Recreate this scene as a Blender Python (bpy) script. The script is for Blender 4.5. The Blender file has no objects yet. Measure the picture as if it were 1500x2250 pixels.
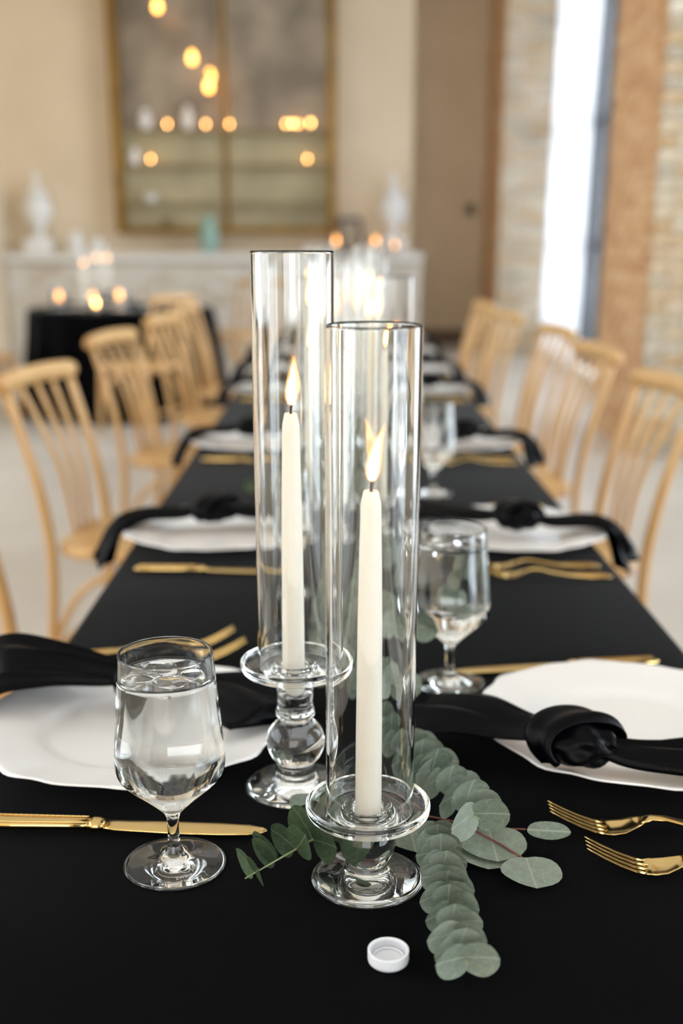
import bpy, bmesh, math, random
from mathutils import Vector, Matrix
PI = math.pi
sc = bpy.context.scene
COL = sc.collection
rnd = random.Random(7)

# ------------------------------------------------------------------ camera
cam = bpy.data.cameras.new('camera')
cam_o = bpy.data.objects.new('camera', cam); COL.objects.link(cam_o)
cam_o.location = (-0.043, 0.0, 1.218)
cam_o.rotation_euler = (math.radians(90 - 16.516), 0, 0)
cam.sensor_fit = 'HORIZONTAL'; cam.sensor_width = 24.0
cam.lens = 39.12
cam.shift_x = 10 / 1500; cam.shift_y = 130 / 1500
cam.clip_start = 0.02; cam.clip_end = 100
cam.dof.use_dof = True; cam.dof.focus_distance = 0.845; cam.dof.aperture_fstop = 3.2
sc.camera = cam_o

# ------------------------------------------------------------------ world, light, exposure
w = bpy.data.worlds.new('world'); sc.world = w; w.use_nodes = True
bgn = w.node_tree.nodes['Background']
bgn.inputs[0].default_value = (0.82, 0.9, 1.0, 1); bgn.inputs[1].default_value = 2.0
sc.view_settings.view_transform = 'Standard'; sc.view_settings.look = 'None'
sc.view_settings.gamma = 1.0; sc.view_settings.use_curve_mapping = False
sc.view_settings.exposure = 0.36
try:
    sc.cycles.max_bounces = 24; sc.cycles.transmission_bounces = 20; sc.cycles.glossy_bounces = 8
    sc.cycles.diffuse_bounces = 5; sc.cycles.transparent_max_bounces = 32
    sc.cycles.sample_clamp_indirect = 6.0; sc.cycles.use_denoising = True; sc.cycles.blur_glossy = 0.4
except Exception:
    pass

def area(name, loc, rot, sx, sy, power, col):
    l = bpy.data.lights.new(name, 'AREA'); l.shape = 'RECTANGLE'; l.size = sx; l.size_y = sy
    l.energy = power; l.color = col
    o = bpy.data.objects.new(name, l); COL.objects.link(o); o.location = loc; o.rotation_euler = rot
    return o
DAY = (0.9, 0.95, 1.0)
WIN = [(-4.3, 0.6), (1.6, 6.5), (7.6, 12.65)]          # the three window bays of the right wall (y from, to)
for i, (a, b) in enumerate(WIN):
    area('window_and_fill_light', (3.0, (a + b) / 2, 2.3), (0, math.radians(90), 0), 4.0, b - a, (215, 215, 260)[i], DAY)
area('window_and_fill_light', (-1.0, -6.85, 2.5), (math.radians(90), 0, 0), 4.8, 3.7, 135, (1.0, 0.95, 0.88))
ADDED_LWIN = [(-1.0, 3.2), (4.6, 8.8)]                        # two unseen windows added in the left wall to spread the light
for a, b in ADDED_LWIN:
    area('window_and_fill_light', (-4.15, (a + b) / 2, 2.5), (0, math.radians(-90), 0), 3.4, b - a, 105, (1.0, 0.96, 0.9))  # fill light through the added left openings

# ------------------------------------------------------------------ material helpers
MATS = {}
def nt_new(name):
    m = bpy.data.materials.new(name); m.use_nodes = True
    t = m.node_tree; t.nodes.clear(); MATS[name] = m
    out = t.nodes.new('ShaderNodeOutputMaterial')
    return m, t, out
def S(c):
    return tuple(((v / 255) / 12.92 if v / 255 <= 0.04045 else ((v / 255 + 0.055) / 1.055) ** 2.4) for v in c) + (1,)
def pbr(name, col, rough=0.5, metal=0.0, col2=None, nscale=8.0, ndetail=4, obj_random=None, bump=0.0, bscale=60.0,
        spec=0.5, coat=0.0, sheen=0.0, sub=0.0, subrad=(1, .5, .3), subscale=0.01, trans=0.0, ior=1.5, stretch=None, contrast=(0.35, 0.65)):
    m, t, out = nt_new(name)
    p = t.nodes.new('ShaderNodeBsdfPrincipled'); t.links.new(p.outputs[0], out.inputs[0])
    I = p.inputs
    I['Base Color'].default_value = S(col); I['Roughness'].default_value = rough; I['Metallic'].default_value = metal
    I['Specular IOR Level'].default_value = spec; I['Coat Weight'].default_value = coat; I['Coat Roughness'].default_value = 0.08
    I['Sheen Weight'].default_value = sheen; I['Sheen Roughness'].default_value = 0.4
    I['Subsurface Weight'].default_value = sub; I['Subsurface Radius'].default_value = subrad; I['Subsurface Scale'].default_value = subscale
    I['Transmission Weight'].default_value = trans; I['IOR'].default_value = ior
    tc = t.nodes.new('ShaderNodeTexCoord'); co = tc.outputs['Object']
    if stretch:
        mp = t.nodes.new('ShaderNodeMapping'); mp.inputs['Scale'].default_value = stretch
        t.links.new(co, mp.inputs[0]); co = mp.outputs[0]
    cur = None
    if col2:
        n = t.nodes.new('ShaderNodeTexNoise'); n.inputs['Scale'].default_value = nscale; n.inputs['Detail'].default_value = ndetail
        t.links.new(co, n.inputs['Vector'])
        r = t.nodes.new('ShaderNodeValToRGB'); r.color_ramp.elements[0].position = contrast[0]; r.color_ramp.elements[1].position = contrast[1]
        r.color_ramp.elements[0].color = S(col); r.color_ramp.elements[1].color = S(col2)
        t.links.new(n.outputs[0], r.inputs[0]); cur = r.outputs[0]
    if obj_random:
        oi = t.nodes.new('ShaderNodeObjectInfo')
        r = t.nodes.new('ShaderNodeValToRGB')
        els = r.color_ramp.elements
        for k, c in enumerate(obj_random):
            pos = k / max(1, len(obj_random) - 1)
            e = els[k] if k < 2 and k < len(els) else els.new(pos)
            e.position = pos; e.color = S(c)
        t.links.new(oi.outputs['Random'], r.inputs[0])
        if cur:
            mx = t.nodes.new('ShaderNodeMix'); mx.data_type = 'RGBA'; mx.blend_type = 'MULTIPLY'; mx.inputs[0].default_value = 1
            t.links.new(cur, mx.inputs[6]); t.links.new(r.outputs[0], mx.inputs[7]); cur = mx.outputs[2]
        else:
            cur = r.outputs[0]
    if cur: t.links.new(cur, I['Base Color'])
    if bump:
        n = t.nodes.new('ShaderNodeTexNoise'); n.inputs['Scale'].default_value = bscale; n.inputs['Detail'].default_value = 3
        t.links.new(co, n.inputs['Vector'])
        b = t.nodes.new('ShaderNodeBump'); b.inputs['Strength'].default_value = bump; b.inputs['Distance'].default_value = 0.02
        t.links.new(n.outputs[0], b.inputs['Height']); t.links.new(b.outputs[0], I['Normal'])
    return m
def glass(name, ior=1.5, col=(1, 1, 1), rough=0.0):
    m, t, out = nt_new(name)
    g = t.nodes.new('ShaderNodeBsdfGlass'); g.inputs['Color'].default_value = (*col, 1); g.inputs['IOR'].default_value = ior
    g.inputs['Roughness'].default_value = rough
    t.links.new(g.outputs[0], out.inputs[0]); return m
def thin_pane(name, tint=(0.97, 0.99, 1.0)):
    m, t, out = nt_new(name)
    tr = t.nodes.new('ShaderNodeBsdfTransparent'); tr.inputs[0].default_value = (*tint, 1)
    gl = t.nodes.new('ShaderNodeBsdfGlossy'); gl.inputs['Roughness'].default_value = 0.02
    fr = t.nodes.new('ShaderNodeFresnel'); fr.inputs[0].default_value = 1.45
    mx = t.nodes.new('ShaderNodeMixShader')
    t.links.new(fr.outputs[0], mx.inputs[0]); t.links.new(tr.outputs[0], mx.inputs[1]); t.links.new(gl.outputs[0], mx.inputs[2])
    t.links.new(mx.outputs[0], out.inputs[0]); return m
def emit_grad(name, stops, strength, z0, z1, mix_transparent=0.0):
    """flame: emission whose colour runs up the flame (object z)"""
    m, t, out = nt_new(name)
    tc = t.nodes.new('ShaderNodeTexCoord'); sx = t.nodes.new('ShaderNodeSeparateXYZ'); t.links.new(tc.outputs['Object'], sx.inputs[0])
    mr = t.nodes.new('ShaderNodeMapRange'); mr.inputs[1].default_value = z0; mr.inputs[2].default_value = z1
    t.links.new(sx.outputs[2], mr.inputs[0])
    r = t.nodes.new('ShaderNodeValToRGB'); els = r.color_ramp.elements
    for k, (pos, c) in enumerate(stops):
        e = els[k] if k < 2 else els.new(pos)
        e.position = pos; e.color = (*c, 1)
    t.links.new(mr.outputs[0], r.inputs[0])
    em = t.nodes.new('ShaderNodeEmission'); em.inputs[1].default_value = strength; t.links.new(r.outputs[0], em.inputs[0])
    if mix_transparent:
        tr = t.nodes.new('ShaderNodeBsdfTransparent'); ad = t.nodes.new('ShaderNodeAddShader')
        t.links.new(tr.outputs[0], ad.inputs[0]); t.links.new(em.outputs[0], ad.inputs[1]); t.links.new(ad.outputs[0], out.inputs[0])
    else:
        t.links.new(em.outputs[0], out.inputs[0])
    return m
def emit(name, col, strength):
    m, t, out = nt_new(name)
    em = t.nodes.new('ShaderNodeEmission'); em.inputs[0].default_value = (*col, 1); em.inputs[1].default_value = strength
    t.links.new(em.outputs[0], out.inputs[0]); return m
def leaf_mat(name, cols, back, vein):
    m, t, out = nt_new(name)
    p = t.nodes.new('ShaderNodeBsdfPrincipled'); p.inputs['Roughness'].default_value = 0.55; p.inputs['Specular IOR Level'].default_value = 0.35
    oi = t.nodes.new('ShaderNodeObjectInfo'); r = t.nodes.new('ShaderNodeValToRGB')
    r.color_ramp.elements[0].color = S(cols[0]); r.color_ramp.elements[1].color = S(cols[1])
    t.links.new(oi.outputs['Random'], r.inputs[0])
    tc = t.nodes.new('ShaderNodeTexCoord')
    n = t.nodes.new('ShaderNodeTexNoise'); n.inputs['Scale'].default_value = 2.2; n.inputs['Detail'].default_value = 5
    t.links.new(tc.outputs['Object'], n.inputs['Vector'])
    vo = t.nodes.new('ShaderNodeTexVoronoi'); vo.feature = 'DISTANCE_TO_EDGE'; vo.inputs['Scale'].default_value = 3.2
    t.links.new(tc.outputs['Object'], vo.inputs['Vector'])
    vr = t.nodes.new('ShaderNodeMapRange'); vr.inputs[1].default_value = 0.0; vr.inputs[2].default_value = 0.06
    vr.inputs[3].default_value = 0.28; vr.inputs[4].default_value = 0.0
    t.links.new(vo.outputs['Distance'], vr.inputs[0])
    # midrib along local y
    sx = t.nodes.new('ShaderNodeSeparateXYZ'); t.links.new(tc.outputs['Object'], sx.inputs[0])
    ab = t.nodes.new('ShaderNodeMath'); ab.operation = 'ABSOLUTE'; t.links.new(sx.outputs[0], ab.inputs[0])
    mr = t.nodes.new('ShaderNodeMapRange'); mr.inputs[1].default_value = 0.0; mr.inputs[2].default_value = 0.06
    mr.inputs[3].default_value = 0.7; mr.inputs[4].default_value = 0.0
    t.links.new(ab.outputs[0], mr.inputs[0])
    mxm = t.nodes.new('ShaderNodeMath'); mxm.operation = 'MAXIMUM'; t.links.new(vr.outputs[0], mxm.inputs[0]); t.links.new(mr.outputs[0], mxm.inputs[1])
    m1 = t.nodes.new('ShaderNodeMix'); m1.data_type = 'RGBA'; m1.blend_type = 'MULTIPLY'; m1.inputs[0].default_value = 0.45
    t.links.new(r.outputs[0], m1.inputs[6]); t.links.new(n.outputs[0], m1.inputs[7])
    m2 = t.nodes.new('ShaderNodeMix'); m2.data_type = 'RGBA'; m2.inputs[7].default_value = S(vein)
    t.links.new(mxm.outputs[0], m2.inputs[0]); t.links.new(m1.outputs[2], m2.inputs[6])
    t.links.new(m2.outputs[2], p.inputs['Base Color'])
    tl = t.nodes.new('ShaderNodeBsdfTranslucent'); t.links.new(m2.outputs[2], tl.inputs[0])
    ms = t.nodes.new('ShaderNodeMixShader'); ms.inputs[0].default_value = 0.2
    t.links.new(p.outputs[0], ms.inputs[1]); t.links.new(tl.outputs[0], ms.inputs[2]); t.links.new(ms.outputs[0], out.inputs[0])
    return m

# ------------------------------------------------------------------ materials
def cloth_mat():
    m, t, out = nt_new('black_tablecloth')
    p = t.nodes.new('ShaderNodeBsdfPrincipled'); t.links.new(p.outputs[0], out.inputs[0])
    tc = t.nodes.new('ShaderNodeTexCoord')
    n = t.nodes.new('ShaderNodeTexNoise'); n.inputs['Scale'].default_value = 1400; n.inputs['Detail'].default_value = 1
    t.links.new(tc.outputs['Object'], n.inputs['Vector'])
    r = t.nodes.new('ShaderNodeValToRGB'); r.color_ramp.elements[0].color = S((0, 0, 1)); r.color_ramp.elements[1].color = S((8, 8, 11))
    r.color_ramp.elements[0].position = .35; r.color_ramp.elements[1].position = .8
    t.links.new(n.outputs[0], r.inputs[0]); t.links.new(r.outputs[0], p.inputs['Base Color'])
    p.inputs['Roughness'].default_value = 0.85; p.inputs['Specular IOR Level'].default_value = 0.04
    p.inputs['Sheen Weight'].default_value = 0.09; p.inputs['Sheen Roughness'].default_value = 0.3
    b = t.nodes.new('ShaderNodeBump'); b.inputs['Strength'].default_value = 0.25; b.inputs['Distance'].default_value = 0.0006
    t.links.new(n.outputs[0], b.inputs['Height']); t.links.new(b.outputs[0], p.inputs['Normal'])
    return m
M_CLOTH = cloth_mat()
M_SATIN = pbr('black_satin', (3, 3, 6), 0.36, spec=0.09, sheen=0.0, bump=0.08, bscale=500)
M_PORC = pbr('white_porcelain', (236, 234, 232), 0.18, coat=0.3)
M_GOLD = pbr('polished_gold', (220, 188, 124), 0.15, 1.0)
M_GLASS = glass('clear_glass', 1.5, (0.995, 1, 0.998))
M_GLASS2 = glass('thin_cylinder_glass', 1.27, (0.995, 1, 0.998))
M_WATER = glass('water', 1.333)
M_ICE = glass('ice', 1.2, (1, 1, 1), 0.03)
M_ETCH = pbr('etched_white', (215, 215, 215), 0.6)
M_WAX = pbr('ivory_wax', (244, 236, 223), 0.45, sub=0.6, subrad=(1, .7, .45), subscale=0.012)
M_WICK = pbr('charred_wick', (40, 22, 14), 0.9)
M_EMBER = emit('wick_ember', (1.0, 0.25, 0.05), 1.6)
M_FCORE = emit_grad('flame_core', [(0, (1.0, 0.25, 0.04)), (0.18, (1.0, 0.47, 0.15)), (0.6, (1.0, 0.50, 0.17)), (1, (1.0, 0.36, 0.07))], 11.0, 0, 0.034)
M_FOUT = emit_grad('flame_mantle', [(0, (0.25, 0.12, 0.1)), (0.25, (1.0, 0.3, 0.04)), (0.7, (1.0, 0.34, 0.05)), (1, (0.5, 0.12, 0.01))], 0.55, 0, 0.042, 1)
M_LEAF = leaf_mat('silver_green_leaf', ((124, 139, 121), (170, 180, 164)), None, (180, 187, 170))
M_LEAFD = leaf_mat('dark_green_leaf', ((58, 78, 52), (92, 112, 82)), None, (128, 142, 108))
M_STEM = pbr('reddish_stem', (112, 62, 50), 0.6)
M_STEMG = pbr('green_stem', (140, 150, 105), 0.6)
M_WOOD = pbr('honey_wood', (207, 167, 112), 0.42, col2=(190, 143, 85), nscale=14, stretch=(1, 1, .12), coat=0.15)
M_FLOOR = pbr('pale_concrete', (214, 207, 198), 0.35, col2=(194, 186, 176), nscale=0.9, ndetail=6)
M_WALL = pbr('warm_plaster', (234, 216, 188), 0.85, col2=(226, 208, 180), nscale=1.5)
M_WALL2 = pbr('shaded_plaster', (214, 194, 164), 0.85, col2=(206, 186, 156), nscale=1.5)  # same plaster as the breast; the recess shade is put into its colour
M_CEIL = pbr('ceiling_paint', (226, 222, 216), 0.9)
M_WBRICK = pbr('whitewashed_brick', (255, 255, 255), 0.85, col2=(214, 200, 178), nscale=9, obj_random=[(196, 184, 162), (224, 216, 200), (206, 178, 140), (232, 226, 214), (188, 180, 166)], bump=0.4, bscale=40)
M_OBRICK = pbr('tan_brick', (255, 255, 255), 0.85, col2=(226, 196, 160), nscale=9, obj_random=[(206, 172, 134), (216, 186, 150), (196, 160, 122), (222, 196, 164)], bump=0.4, bscale=40)
M_PBRICK = pbr('painted_brick', (240, 238, 234), 0.8, obj_random=[(236, 232, 224), (226, 220, 210), (214, 200, 180), (240, 238, 234)], bump=0.3, bscale=40)
M_MORTW = pbr('pale_mortar', (196, 188, 172), 0.95)
M_MORTO = pbr('tan_mortar', (190, 158, 124), 0.95)
M_STEEL = pbr('blue_grey_steel', (46, 53, 63), 0.5, 0.0)
M_PANE = thin_pane('window_pane')
M_PAINTW = pbr('white_paint', (232, 230, 226), 0.5)
M_BASEB = pbr('brown_baseboard', (92, 66, 40), 0.5)
M_GILT = pbr('aged_gilt', (158, 122, 52), 0.38, 0.75, col2=(128, 98, 44), nscale=6)
M_MIRR = pbr('clouded_mirror', (168, 156, 138), 0.4, 0.35, col2=(122, 112, 98), nscale=1.6, ndetail=6, contrast=(.38, .62))
M_MIRC = pbr('cream_reflection', (200, 190, 154), 0.5, 0.1, col2=(172, 162, 130), nscale=2.0)  # reflection in the lower panes painted in as paler cream
M_SHELF = pbr('olive_shelf', (150, 134, 98), 0.5)
M_CERW = pbr('white_ceramic', (240, 240, 238), 0.35)
M_TEAL = pbr('pale_teal_ceramic', (150, 186, 176), 0.35)
M_PLUM = pbr('dark_plum', (72, 58, 66), 0.5)
M_CAP = pbr('frosted_plastic', (226, 228, 234), 0.4, sub=0.5, subrad=(1, 1, 1), subscale=0.004)
M_BULB = emit('amber_bulb', (1.0, 0.42, 0.08), 9.0)
M_VOT = emit('votive_glow', (1.0, 0.45, 0.12), 30.0)
M_VOT2 = emit('votive_glow_dim', (1.0, 0.42, 0.11), 6.0)
M_CORD = pbr('brown_cord', (90, 80, 66), 0.7)
M_BLACK = pbr('black_plastic', (30, 30, 32), 0.5)
def sheer_mat():
    m, t, out = nt_new('sheer_drape')
    d = t.nodes.new('ShaderNodeBsdfDiffuse'); d.inputs[0].default_value = (.9, .9, .92, 1)
    tl = t.nodes.new('ShaderNodeBsdfTranslucent'); tl.inputs[0].default_value = (.92, .93, .97, 1)
    mx = t.nodes.new('ShaderNodeMixShader'); mx.inputs[0].default_value = 0.55
    t.links.new(d.outputs[0], mx.inputs[1]); t.links.new(tl.outputs[0], mx.inputs[2]); t.links.new(mx.outputs[0], out.inputs[0]); return m
M_SHEER = sheer_mat()

# ------------------------------------------------------------------ geometry helpers
class MB:
    def __init__(s): s.v = []; s.f = []
    def add(s, verts, faces):
        o = len(s.v); s.v += [tuple(p) for p in verts]; s.f += [tuple(i + o for i in q) for q in faces]; return s
    def box(s, c, d, bev=0.0):
        cx, cy, cz = c; hx, hy, hz = d[0] / 2, d[1] / 2, d[2] / 2
        if not bev:
            vs = [(cx + a * hx, cy + b * hy, cz + e * hz) for e in (-1, 1) for b in (-1, 1) for a in (-1, 1)]
            return s.add(vs, [(0, 2, 3, 1), (4, 5, 7, 6), (0, 1, 5, 4), (2, 6, 7, 3), (0, 4, 6, 2), (1, 3, 7, 5)])
        bm = bmesh.new(); bmesh.ops.create_cube(bm, size=1)
        for v in bm.verts: v.co = Vector((cx + v.co.x * d[0], cy + v.co.y * d[1], cz + v.co.z * d[2]))
        bmesh.ops.bevel(bm, geom=bm.edges[:], offset=bev, segments=2, affect='EDGES', profile=0.6)
        bm.verts.index_update()
        s.add([v.co[:] for v in bm.verts], [[v.index for v in f.verts] for f in bm.faces]); bm.free(); return s
    def rings(s, rings, cap0=True, cap1=True, closed=True):
        n = len(rings[0]); o = len(s.v)
        for r in rings: s.v += [tuple(p) for p in r]
        for i in range(len(rings) - 1):
            for j in range(n if closed else n - 1):
                k = (j + 1) % n
                s.f.append((o + i * n + j, o + i * n + k, o + (i + 1) * n + k, o + (i + 1) * n + j))
        if cap0: s.f.append(tuple(o + j for j in reversed(range(n))))
        if cap1: s.f.append(tuple(o + (len(rings) - 1) * n + j for j in range(n)))
        return s
    def lathe(s, prof, n=48, c=(0, 0, 0)):
        o = len(s.v); idx = []
        for r, z in prof:
            if r <= 1e-7:
                idx.append([len(s.v)]); s.v.append((c[0], c[1], c[2] + z))
            else:
                idx.append(list(range(len(s.v), len(s.v) + n)))
                s.v += [(c[0] + r * math.cos(2 * PI * j / n), c[1] + r * math.sin(2 * PI * j / n), c[2] + z) for j in range(n)]
        for a, b in zip(idx, idx[1:]):
            for j in range(n):
                k = (j + 1) % n
                if len(a) == 1 and len(b) == 1: continue
                if len(a) == 1: s.f.append((a[0], b[k], b[j]))
                elif len(b) == 1: s.f.append((a[j], a[k], b[0]))
                else: s.f.append((a[j], a[k], b[k], b[j]))
        return s
    def tube(s, pts, rad, n=10, flat=1.0, up=None):
        P = [Vector(p) for p in pts]; R = rad if isinstance(rad, (list, tuple)) else [rad] * len(P)
        rings = []; prev = None
        for i, p in enumerate(P):
            t = (P[min(i + 1, len(P) - 1)] - P[max(i - 1, 0)]).normalized()
            if prev is None:
                u = Vector(up) if up else (Vector((0, 0, 1)) if abs(t.z) < .9 else Vector((1, 0, 0)))
            else: u = prev
            u = (u - t * u.dot(t)).normalized(); prev = u; b = t.cross(u)
            rings.append([p + u * (math.cos(2 * PI * j / n) * R[i] * flat) + b * (math.sin(2 * PI * j / n) * R[i]) for j in range(n)])
        return s.rings(rings)
    def build(s, name, mat, parent=None, smooth=True, loc=None, angle=None):
        me = bpy.data.meshes.new(name); me.from_pydata(s.v, [], s.f); me.update()
        bm = bmesh.new(); bm.from_mesh(me); bmesh.ops.remove_doubles(bm, verts=bm.verts[:], dist=1e-6); bmesh.ops.recalc_face_normals(bm, faces=bm.faces[:]); bm.to_mesh(me); bm.free()
        if smooth:
            for p in me.polygons: p.use_smooth = True
            if angle is not None:
                try: me.set_sharp_from_angle(angle=math.radians(angle))
                except Exception: pass
        if mat: me.materials.append(mat)
        o = bpy.data.objects.new(name, me); COL.objects.link(o)
        if parent: o.parent = parent
        if loc: o.location = loc
        return o
def tag(o, label=None, cat=None, group=None, kind=None):
    if label: o['label'] = label
    if cat: o['category'] = cat
    if group: o['group'] = group
    if kind: o['kind'] = kind
    return o
def thing(name, label, cat, loc=(0, 0, 0), rz=0.0, group=None):
    o = bpy.data.objects.new(name, None); COL.objects.link(o); o.empty_display_size = 0.05
    o.location = loc; o.rotation_euler = (0, 0, rz)
    return tag(o, label, cat, group)
def struct(o): o['kind'] = 'structure'; return o
def dup(root, loc=None, rz=None, label=None, group=None, scale=None):
    r = root.copy(); COL.objects.link(r)
    if loc is not None: r.location = loc
    if rz is not None: r.rotation_euler = (0, 0, rz)
    if scale: r.scale = (scale,) * 3
    if label: r['label'] = label
    if group: r['group'] = group
    for ch in list(root.children):
        c = ch.copy(); COL.objects.link(c); c.parent = r
        for g in list(ch.children):
            d = g.copy(); COL.objects.link(d); d.parent = c
    return r
def smooth_curve(pts, n):
    """Catmull-Rom through pts"""
    P = [Vector(p) for p in pts]; P = [P[0] * 2 - P[1]] + P + [P[-1] * 2 - P[-2]]
    out = []
    segs = len(P) - 3
    for i in range(n):
        u = i / (n - 1) * segs; k = min(int(u), segs - 1); t = u - k
        a, b, c, d = P[k:k + 4]
        out.append(0.5 * ((2 * b) + (c - a) * t + (2 * a - 5 * b + 4 * c - d) * t * t + (3 * b - a - 3 * c + d) * t ** 3))
    return out
ORD = ['first', 'second', 'third', 'fourth', 'fifth', 'sixth', 'seventh', 'eighth', 'ninth', 'tenth', 'eleventh', 'twelfth', 'thirteenth', 'fourteenth', 'fifteenth', 'sixteenth']

# ================================================================== ROOM
XR, XL, YB, YF, HC = 1.72, -3.75, 14.0, -6.6, 4.7
struct(MB().box(((XR + XL) / 2 + .3, (YB + YF) / 2, -0.05), (XR - XL + 2.2, YB - YF + 1.0, 0.1)).build('floor', M_FLOOR, smooth=False))
struct(MB().box(((XR + XL) / 2 + .3, (YB + YF) / 2, HC + .05), (XR - XL + 2.2, YB - YF + 1.0, 0.1)).build('ceiling', M_CEIL, smooth=False))
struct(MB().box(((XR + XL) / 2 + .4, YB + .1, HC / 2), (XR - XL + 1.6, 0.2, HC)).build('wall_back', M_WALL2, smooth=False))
wl = MB(); cuts = [YF] + [v for ab in ADDED_LWIN for v in ab] + [YB]
for k in range(0, len(cuts), 2):
    wl.box((XL - .1, (cuts[k] + cuts[k + 1]) / 2, HC / 2), (0.2, cuts[k + 1] - cuts[k], HC))
for a, b in ADDED_LWIN:
    wl.box((XL - .1, (a + b) / 2, .4), (.2, b - a, .8)); wl.box((XL - .1, (a + b) / 2, HC - .25), (.2, b - a, .5))
struct(wl.build('wall_left', M_WALL, smooth=False))
# wall behind the camera with one wide window opening
wr = MB(); wr.box((XL + .3, YF - .1, HC / 2), (.6, .2, HC)); wr.box((XR + .1, YF - .1, HC / 2), (.8, .2, HC))
wr.box(((XR + XL) / 2, YF - .1, .3), (XR - XL - .6, .2, .6)); wr.box(((XR + XL) / 2, YF - .1, HC - .15), (XR - XL - .6, .2, .3))
struct(wr.build('wall_rear', M_WALL, smooth=False))
# chimney breast the mirror hangs on
BRX1, BRY = 0.80, 13.2
struct(MB().box(((XL + BRX1) / 2, (BRY + YB) / 2, HC / 2), (BRX1 - XL, YB - BRY, HC)).build('wall_breast', M_WALL, smooth=False))
struct(MB().box(((BRX1 + XR) / 2, YB - .012, .09), (XR - BRX1, .024, .18), .006).build('baseboard_back', M_BASEB, smooth=False))

# ---- right wall: lintel band, piers with bricks, window bays
def brick_mesh(name, lx, ly, lz, mat, bev=0.004):
    b = MB().box((0, 0, 0), (lx, ly, lz), bev); o = b.build(name, mat); me = o.data
    bpy.data.objects.remove(o); return me
BL, BH, BT = 0.205, 0.062, 0.03
brick_w = brick_mesh('brick', BL, BT, BH, M_WBRICK); brick_wh = brick_mesh('brick', BL / 2 - .005, BT, BH, M_WBRICK)
brick_o = brick_mesh('brick', BL, BT, BH, M_OBRICK); brick_oh = brick_mesh('brick', BL / 2 - .005, BT, BH, M_OBRICK)
brick_p = brick_mesh('brick', BL, BT, BH, M_PBRICK); brick_ph = brick_mesh('brick', BL / 2 - .005, BT, BH, M_PBRICK)
def lay(parent, o, u, nrm, width, height, full, half, z0=0.0):
    """courses of single bricks on a face: o origin corner, u along the face, nrm outwards"""
    u = Vector(u); nrm = Vector(nrm); o = Vector(o)
    rz = math.atan2(u.y, u.x); row = 0; z = z0 + BH / 2 + .006
    while z + BH / 2 < height:
        x = 0.0 if row % 2 == 0 else -(BL + .01) / 2
        while x < width - .03:
            a, b = max(x, 0), min(x + BL, width)
            if b - a > .06:
                me = full if b - a > BL * .8 else half
                q = bpy.data.objects.new('brick', me); COL.objects.link(q); q.parent = parent
                p = o + u * ((a + b) / 2) + nrm * (BT / 2 - .012 + rnd.uniform(-.004, .006)); q.location = (p.x, p.y, z)
                q.rotation_euler = (0, 0, rz)
                L = BL if me is full else BL / 2 - .005
                q.scale = ((b - a) / L, 1, 1)
            x += BL + .01
        z += BH + .012; row += 1
DEP = 0.75
def pier(name, y0, y1):
    return struct(MB().box((XR + DEP / 2, (y0 + y1) / 2, HC / 2), (DEP, y1 - y0, HC)).build(name, M_MORTW, smooth=False))
p1 = pier('wall_pier', 6.5, 7.6)
lay(p1, (XR, 6.5, 0), (1, 0, 0), (0, -1, 0), DEP, 2.75, brick_w, brick_wh)
p1f = struct(MB().box((XR + .002, 7.05, HC / 2), (.014, 1.1, HC)).build('wall_pier_face', M_MORTO, smooth=False))
lay(p1f, (XR, 7.6, 0), (0, -1, 0), (-1, 0, 0), 1.1, 2.75, brick_o, brick_oh)
p2 = pier('wall_pier', 12.65, YB)
lay(p2, (XR, 12.65, 0), (1, 0, 0), (0, -1, 0), DEP, 3.7, brick_w, brick_wh)
struct(MB().box((XR + .0, 13.33, HC / 2), (.016, 1.34, HC)).build('wall_pier_face', M_OBRICK, smooth=False))
pier('wall_pier', 0.6, 1.6); pier('wall_pier', YF, -4.3)
struct(MB().box((XR + DEP / 2, (YB + YF) / 2, HC - .1), (DEP, YB - YF, .2)).build('wall_lintel', M_WALL, smooth=False))
# steel windows
WX = XR + DEP - .09
def window(idx, y0, y1, ncol, nrow, thick=None, WX=WX, zb=0.06, zt=HC - .2):
    r = bpy.data.objects.new('window_%d' % idx, None); COL.objects.link(r); r['kind'] = 'structure'
    f = MB(); t = .09
    for y in (y0 + t / 2, y1 - t / 2): f.box((WX, y, (zb + zt) / 2), (.09, t, zt - zb))
    for z in (zb + t / 2, zt - t / 2): f.box((WX, (y0 + y1) / 2, z), (.09, y1 - y0, t))
    f.build('window_frame', M_STEEL, r, smooth=False)
    dy = (y1 - y0) / ncol; dz = (zt - zb) / nrow
    for i in range(1, ncol):
        MB().box((WX, y0 + i * dy, (zb + zt) / 2), (.06, .26 if i == thick else .05, zt - zb)).build('muntin', M_STEEL, r, smooth=False)
    for k in range(1, nrow):
        MB().box((WX, (y0 + y1) / 2, zb + k * dz), (.05, y1 - y0, .045)).build('muntin', M_STEEL, r, smooth=False)
    pm = None
    for i in range(ncol):
        for k in range(nrow):
            if pm is None: pm = MB().box((0, 0, 0), (.006, dy - .04, dz - .04)).build('pane', M_PANE, r, smooth=False); q = pm
            else: q = pm.copy(); COL.objects.link(q)
            q.location = (WX, y0 + (i + .5) * dy, zb + (k + .5) * dz)
    return r
window(1, *WIN[0], 4, 4); window(2, *WIN[1], 4, 4); window(3, *WIN[2], 7, 4, 4)
for k, (a, b) in enumerate(ADDED_LWIN): window(4 + k, a, b, 4, 4, None, XL - .1, .8, HC - .5)  # frames for the added left openings, out of view
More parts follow.
